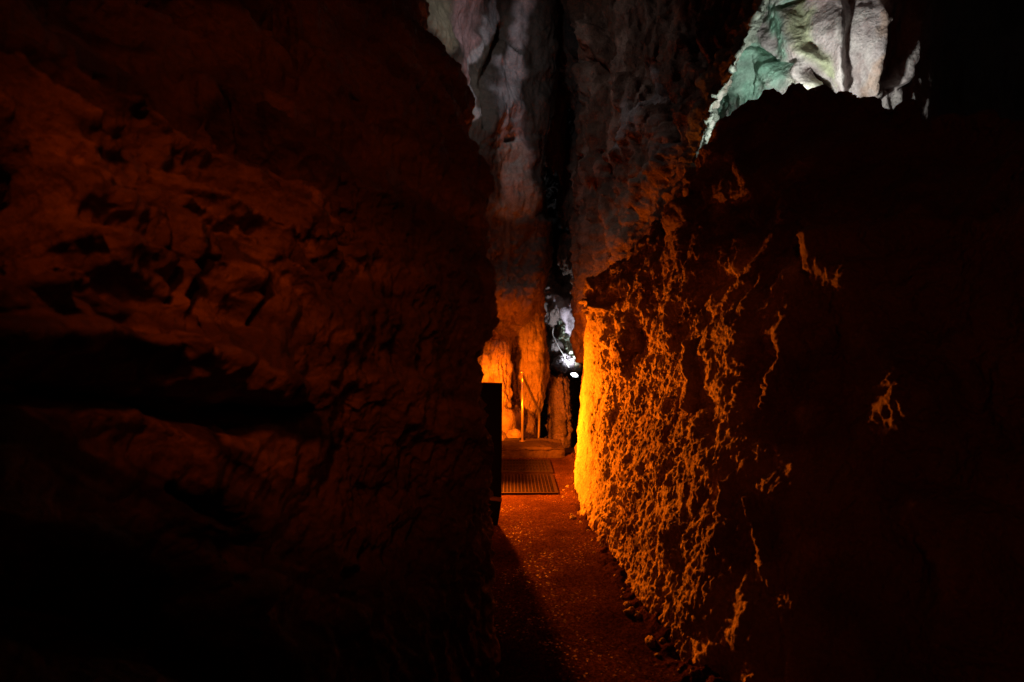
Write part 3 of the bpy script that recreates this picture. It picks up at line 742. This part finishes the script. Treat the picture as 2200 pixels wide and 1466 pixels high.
# concrete step with a worn nosing
stp = thing('concrete_step', 'low worn concrete step at the end of the path, below the handrail', 'step', (.1, 7.2, 0))
sn = []
for (y, z) in [(7.0, -.05), (7.0, .04), (7.005, .098), (7.02, .112)]:
    sn.append([(x, y + .02 * math.sin(x * 5), z) for x in (-.6, -.3, 0, .2, .4, .6, .72)])
def st_d(B, px, py, U, V): return .022 * fbm(B * 6, 5, 971, .6) - .02 * (1 - sstep(np.abs(B[:, 0] - .73), 0, .05))
o = sheet('riser', sn[::-1], M_conc, .7, st_d, None, None, flip=-1.0, nsm=2, parent=stp); o.location = (-.1, -7.2, 0)
tn = [[(x, y + .02 * math.sin(x * 5), z) for x in (-.6, -.3, 0, .2, .4, .6, .72)] for (y, z) in [(6.985, .105), (6.975, .118), (6.985, .143), (7.02, .150), (7.3, .152), (7.45, .150), (7.47, .12), (7.47, -.6)]]
o = sheet('tread', tn[::-1], M_conc, .7, lambda B, px, py, U, V: .010 * fbm(B * 7, 5, 973, .6) - .012 * (1 - sstep(worley(B * 9, 5)[0], .1, .4)) - .03 * sstep(B[:, 0], .45, .72), None, None, flip=-1.0, nsm=2, parent=stp); o.location = (-.1, -7.2, 0)
# stairs going down behind
for k in range(3):
    v = []; f = []
    box(v, f, -.3, 1.1, 7.5 + .32 * k, 7.815 + .32 * k, -.8, -.03 - .19 * k)
    o = poly('stair', v, f, M_conc)
    tag(o, ['topmost', 'middle', 'lowest'][k] + ' concrete stair leading down behind the concrete step', 'step', 'stairs leading down behind the step')

# floor grates
def grate(y0, y1, x0, x1, label, nbx, nby, thick):
    t = thing('floor_grate', label, 'grate', ((x0 + x1) / 2, (y0 + y1) / 2, .004))
    cx, cy = (x0 + x1) / 2, (y0 + y1) / 2
    v = []; f = []; fw = .035
    box(v, f, x0 - cx, x1 - cx, y0 - cy, y0 - cy + fw, 0, .016); box(v, f, x0 - cx, x1 - cx, y1 - cy - fw, y1 - cy, 0, .016)
    box(v, f, x0 - cx, x0 - cx + fw, y0 - cy + fw, y1 - cy - fw, 0, .016); box(v, f, x1 - cx - fw, x1 - cx, y0 - cy + fw, y1 - cy - fw, 0, .016)
    poly('frame', v, f, M_iron, t)
    v = []; f = []
    box(v, f, x0 - cx + fw, x1 - cx - fw, y0 - cy + fw, y1 - cy - fw, .003, .0045)
    poly('shade_sheet', v, f, M_dark, t)  # dark sheet standing in for the shade below the bars
    v = []; f = []
    xa, xb, ya, yb = x0 - cx + fw, x1 - cx - fw, y0 - cy + fw, y1 - cy - fw
    for i in range(1, nbx):
        x = xa + (xb - xa) * i / nbx; box(v, f, x - thick, x + thick, ya, yb, .006, .0145)
    for j in range(1, nby):
        y = ya + (yb - ya) * j / nby; box(v, f, xa, xb, y - thick * .9, y + thick * .9, .005, .0125)
    poly('bars', v, f, M_iron, t)
    return t
grate(5.33, 6.10, -.28, .485, 'nearer iron floor grate with square mesh, set in the path', 18, 15, .0055)
grate(6.16, 6.85, -.28, .50, 'farther dark iron floor grate, just before the step', 17, 4, .006)

# handrail
hr = thing('handrail', 'bent steel handrail with upright post, on the step at the end of the path', 'handrail', (.15, 7.4, .15))
def rel(pts, o): return [tuple(np.array(p) - np.array(o)) for p in pts]
H0 = (.15, 7.4, .15)
v, f = tube(rel([(.15, 7.4, .15), (.15, 7.4, .66), (.15, 7.4, 1.0)], H0), .017); poly('post', v, f, M_steel, hr, True)
v, f = tube(rel([(.15, 7.4, .96), (.15, 7.4, 1.03), (.145, 7.385, 1.12)], H0), .012); poly('bracket', v, f, M_steel, hr, True)
rail = [(.135, 7.36, 1.155), (.15, 7.4, 1.14), (.20, 7.6, 1.0)]
for a in np.linspace(0, 1, 7): rail.append((.20 + .235 * a, 7.6 + .92 * a, 1.0 - .54 * a))
rail += [(.452, 8.56, .40), (.456, 8.58, .30), (.45, 8.58, .1), (.44, 8.58, -.15), (.43, 8.58, -.5)]
v, f = tube(rel(rail, H0), .021); poly('rail', v, f, M_steel, hr, True)
v, f = tube(rel([(.15, 7.4, .151), (.15, 7.4, .158)], H0), .045, 20); poly('base_plate', v, f, M_steel, hr)

# black board beside the path
bd = thing('black_board', 'tall narrow black board standing against the left rock wall beside the path', 'board', (-.17, 4.42, 0))
def bv(l): return [tuple(np.array(p) - np.array((-.17, 4.42, 0))) for p in l]
v = [(-.30, 4.45, .27), (-.092, 4.45, .24), (-.085, 4.45, 1.225), (-.30, 4.45, 1.232), (-.30, 4.49, .27), (-.092, 4.49, .24), (-.085, 4.49, 1.225), (-.30, 4.49, 1.232)]
F6 = [(0, 1, 2, 3), (5, 4, 7, 6), (1, 5, 6, 2), (4, 0, 3, 7), (3, 2, 6, 7), (4, 5, 1, 0)]
poly('panel', bv(v), F6, M_board, bd)
v = [(-.30, 4.447, 1.2345), (-.083, 4.447, 1.2275), (-.083, 4.447, 1.233), (-.30, 4.447, 1.240), (-.30, 4.493, 1.2345), (-.083, 4.493, 1.2275), (-.083, 4.493, 1.233), (-.30, 4.493, 1.240)]
poly('top_cap', bv(v), F6, M_edge, bd)
v = [(-.30, 4.44, .232), (-.088, 4.44, .205), (-.088, 4.44, .236), (-.30, 4.44, .263), (-.30, 4.485, .232), (-.088, 4.485, .205), (-.088, 4.485, .236), (-.30, 4.485, .263)]
poly('bottom_rail', bv(v), F6, M_edge, bd)
v = [(-.19, 4.45, 0.0), (-.125, 4.45, .0), (-.092, 4.45, .20), (-.24, 4.45, .225), (-.19, 4.48, 0.0), (-.125, 4.48, .0), (-.092, 4.48, .20), (-.24, 4.48, .225)]
poly('foot', bv(v), F6, M_board, bd)

# loose stones at the foot of the right wall
rs = random.Random(3)
k = 0
for i in range(34):
    Y = 2.5 + 3.1 * rs.random()
    wx = float(np.interp(Y, [2.3, 3.4, 4.35, 5.2, 5.72], [.87, .75, .67, .64, .67]))
    X = wx - .03 - .09 * rs.random() ** 2
    r = .008 + .02 * rs.random() ** 2
    boulder('stone', (X, Y, r * .4), (r * rs.uniform(.8, 1.4), r * rs.uniform(.8, 1.4), r * .8), 40 + i, M_pit, (.36, .27, .2), rough=.35, seg=12,
            label='small loose stone lying along the foot of the rough right rock wall', cat='stone', group='loose stones along the foot of the right wall')

# ------------------------------------------------------------------ floodlights
def floodlight(label, loc, aim, size, lens, bracket=True):
    t = thing('floodlight', label, 'floodlight', loc)
    d = np.array(aim, float) - np.array(loc); d /= np.linalg.norm(d)
    s = np.cross(d, (0, 0, 1)); s /= np.linalg.norm(s); u = np.cross(s, d)
    def fr(a, b, c): return tuple(a * s + b * d + c * u)
    w, h = size, size * .62
    v = [fr(-w, 0, -h), fr(w, 0, -h), fr(w, 0, h), fr(-w, 0, h), fr(-w * .55, -h * 1.1, -h * .5), fr(w * .55, -h * 1.1, -h * .5), fr(w * .55, -h * 1.1, h * .5), fr(-w * .55, -h * 1.1, h * .5)]
    poly('housing', v, [(4, 5, 6, 7), (0, 1, 5, 4), (1, 2, 6, 5), (2, 3, 7, 6), (3, 0, 4, 7), (0, 3, 2, 1)], M_house, t)
    v = []; f = []
    for i, (e, q) in enumerate([(.95, .003), (.92, .02), (.7, .05), (.35, .065)]):
        for k in range(20):
            a = 2 * math.pi * k / 20; v.append(fr(w * e * math.cos(a), q * size * 4, h * e * math.sin(a)))
    for i in range(3):
        for k in range(20): f.append((i * 20 + k, i * 20 + (k + 1) % 20, (i + 1) * 20 + (k + 1) % 20, (i + 1) * 20 + k))
    f.append(tuple(60 + k for k in range(20)))
    poly('lens', v, f, lens, t, True)
    if not bracket: return t
    v, f = tube([(fr(-w * 1.05, -h * .4, 0)), (-w * 1.0 * s[0], -w * s[1], -h * 2.2), (w * 1.0 * s[0], w * s[1], -h * 2.2), (fr(w * 1.05, -h * .4, 0))], size * .07, 8)
    poly('bracket', v, f, M_house, t)
    return t
def lamp(name, loc, energy, color, radius=.05, spot=None, aim=None, blend=.6):
    l = bpy.data.lights.new(name, 'SPOT' if spot else 'POINT'); l.energy = energy; l.color = color; l.shadow_soft_size = radius
    if spot: l.spot_size = math.radians(spot); l.spot_blend = blend
    o = bpy.data.objects.new(name, l); COL.objects.link(o); o.location = loc
    if aim is not None:
        import mathutils
        o.rotation_euler = (mathutils.Vector(aim) - mathutils.Vector(loc)).to_track_quat('-Z', 'Y').to_euler()
    return o
AMB = (1.0, .17, .003)
# amber path lamp, on the left wall behind the board
LA = (-.36, 5.8, .72)
amb = floodlight('amber floodlight mounted low on the left wall beyond the black board', (-.47, 5.86, .72), (.7, 5.3, .9), .055, M_lens_o, False)
blocker = [(-.22, .29), (.24, .29), (.23, -.10), (.32, -.46), (-.22, -.46)]  # unseen plate added above the lamp, shaped to cut its upward light
v = [(x, y, z) for z in (.12, .126) for x, y in blocker]
f = [(0, 1, 2, 3, 4), (9, 8, 7, 6, 5)] + [(k, (k + 1) % 5, 5 + (k + 1) % 5, 5 + k) for k in range(5)]
poly('light_blocker_top', v, f, M_house, amb)
v, f = [], []
box(v, f, -.05, .26, -.10, .34, -.15, -.144)  # unseen plate added below the lamp to shade the grates and step
poly('light_blocker_bottom', v, f, M_house, amb)
lamp('amber_path_light', LA, 800, AMB, .05)
# white floodlight in the far passage
FL = P(1234, 806, 10.6)
floodlight('glowing white floodlight in the far passage, at the edge of the bright orange wall', FL, (FL[0] + .35, FL[1] - .35, FL[2] + .6), .105, M_lens)
lamp('far_passage_light', (FL[0] + .06, FL[1] - .10, FL[2] + .12), 130, (.92, .96, 1.0), .06, spot=120, aim=(FL[0] - .05, FL[1] + .35, FL[2] + 1.2), blend=.7)
# cable to it
cb = [P(1190, 703, 10.9), P(1187, 712, 10.9), P(1188, 722, 10.85), P(1194, 734, 10.8), P(1201, 748, 10.75), P(1212, 765, 10.7), P(1222, 790, 10.65)]
v, f = tube(cb, .009, 8); tag(poly('cable', v, f, M_cable, None, True), 'thin pale cable curving down to the white floodlight in the far passage', 'cable')
# white floodlight hidden behind the ridge
LC = (2.9, 5.22, 3.60)
floodlight('white floodlight hidden behind the dark ridge, aimed up at the flowstone', LC, (LC[0], LC[1] + .6, LC[2] + 1.0), .10, M_lens, False)
lamp('flowstone_light', (2.9, 5.26, 3.72), 112, (.93, 1.0, .95), .05, spot=158, aim=(2.95, 6.2, 4.7), blend=.5)
# cool lamp above the left wall for the pale face
lamp('upper_gallery_light', (-.5, 5.2, 6.2), 52, (.98, .92, .94), .12, spot=104, aim=(.5, 8.0, 4.8), blend=.9)
# amber lamp behind the camera, aimed at the left wall
lamp('entrance_light', (-.3, -.2, 2.75), 36, (1.0, .11, .003), .08, spot=38, aim=(-.74, 1.48, 1.76), blend=1.0)
lamp('left_wall_fill', (.8, -1.1, 3.3), 27, (1.0, .12, .006), .15, spot=62, aim=(-.7, 2.3, 2.75), blend=1.0)  # added fill without a fixture, lifts the upper left wall
lamp('right_wall_fill', (-.5, -1.6, 2.4), 24, (1.0, .12, .006), .15, spot=80, aim=(2.0, 2.0, 2.1), blend=1.0)  # added fill without a fixture, lifts the dark right wall

# ------------------------------------------------------------------ world, camera, render
w = bpy.data.worlds.new('World'); S.world = w; w.use_nodes = True
w.node_tree.nodes['Background'].inputs[0].default_value = (1, .3, .1, 1)
w.node_tree.nodes['Background'].inputs[1].default_value = 0.0002
cam = bpy.data.cameras.new('camera'); cam.lens = 18; cam.sensor_width = 36; cam.clip_start = .02; cam.clip_end = 200
cam.dof.use_dof = True; cam.dof.focus_distance = 5.0; cam.dof.aperture_fstop = 2.2
co = bpy.data.objects.new('camera', cam); COL.objects.link(co); co.location = (0, 0, EYE); co.rotation_euler = (math.pi / 2, 0, 0)
S.camera = co
S.view_settings.view_transform = 'Standard'; S.view_settings.look = 'None'; S.view_settings.exposure = 0; S.view_settings.gamma = 1
S.cycles.use_denoising = True
S.cycles.max_bounces = 6; S.cycles.diffuse_bounces = 4; S.cycles.sample_clamp_indirect = 2.0
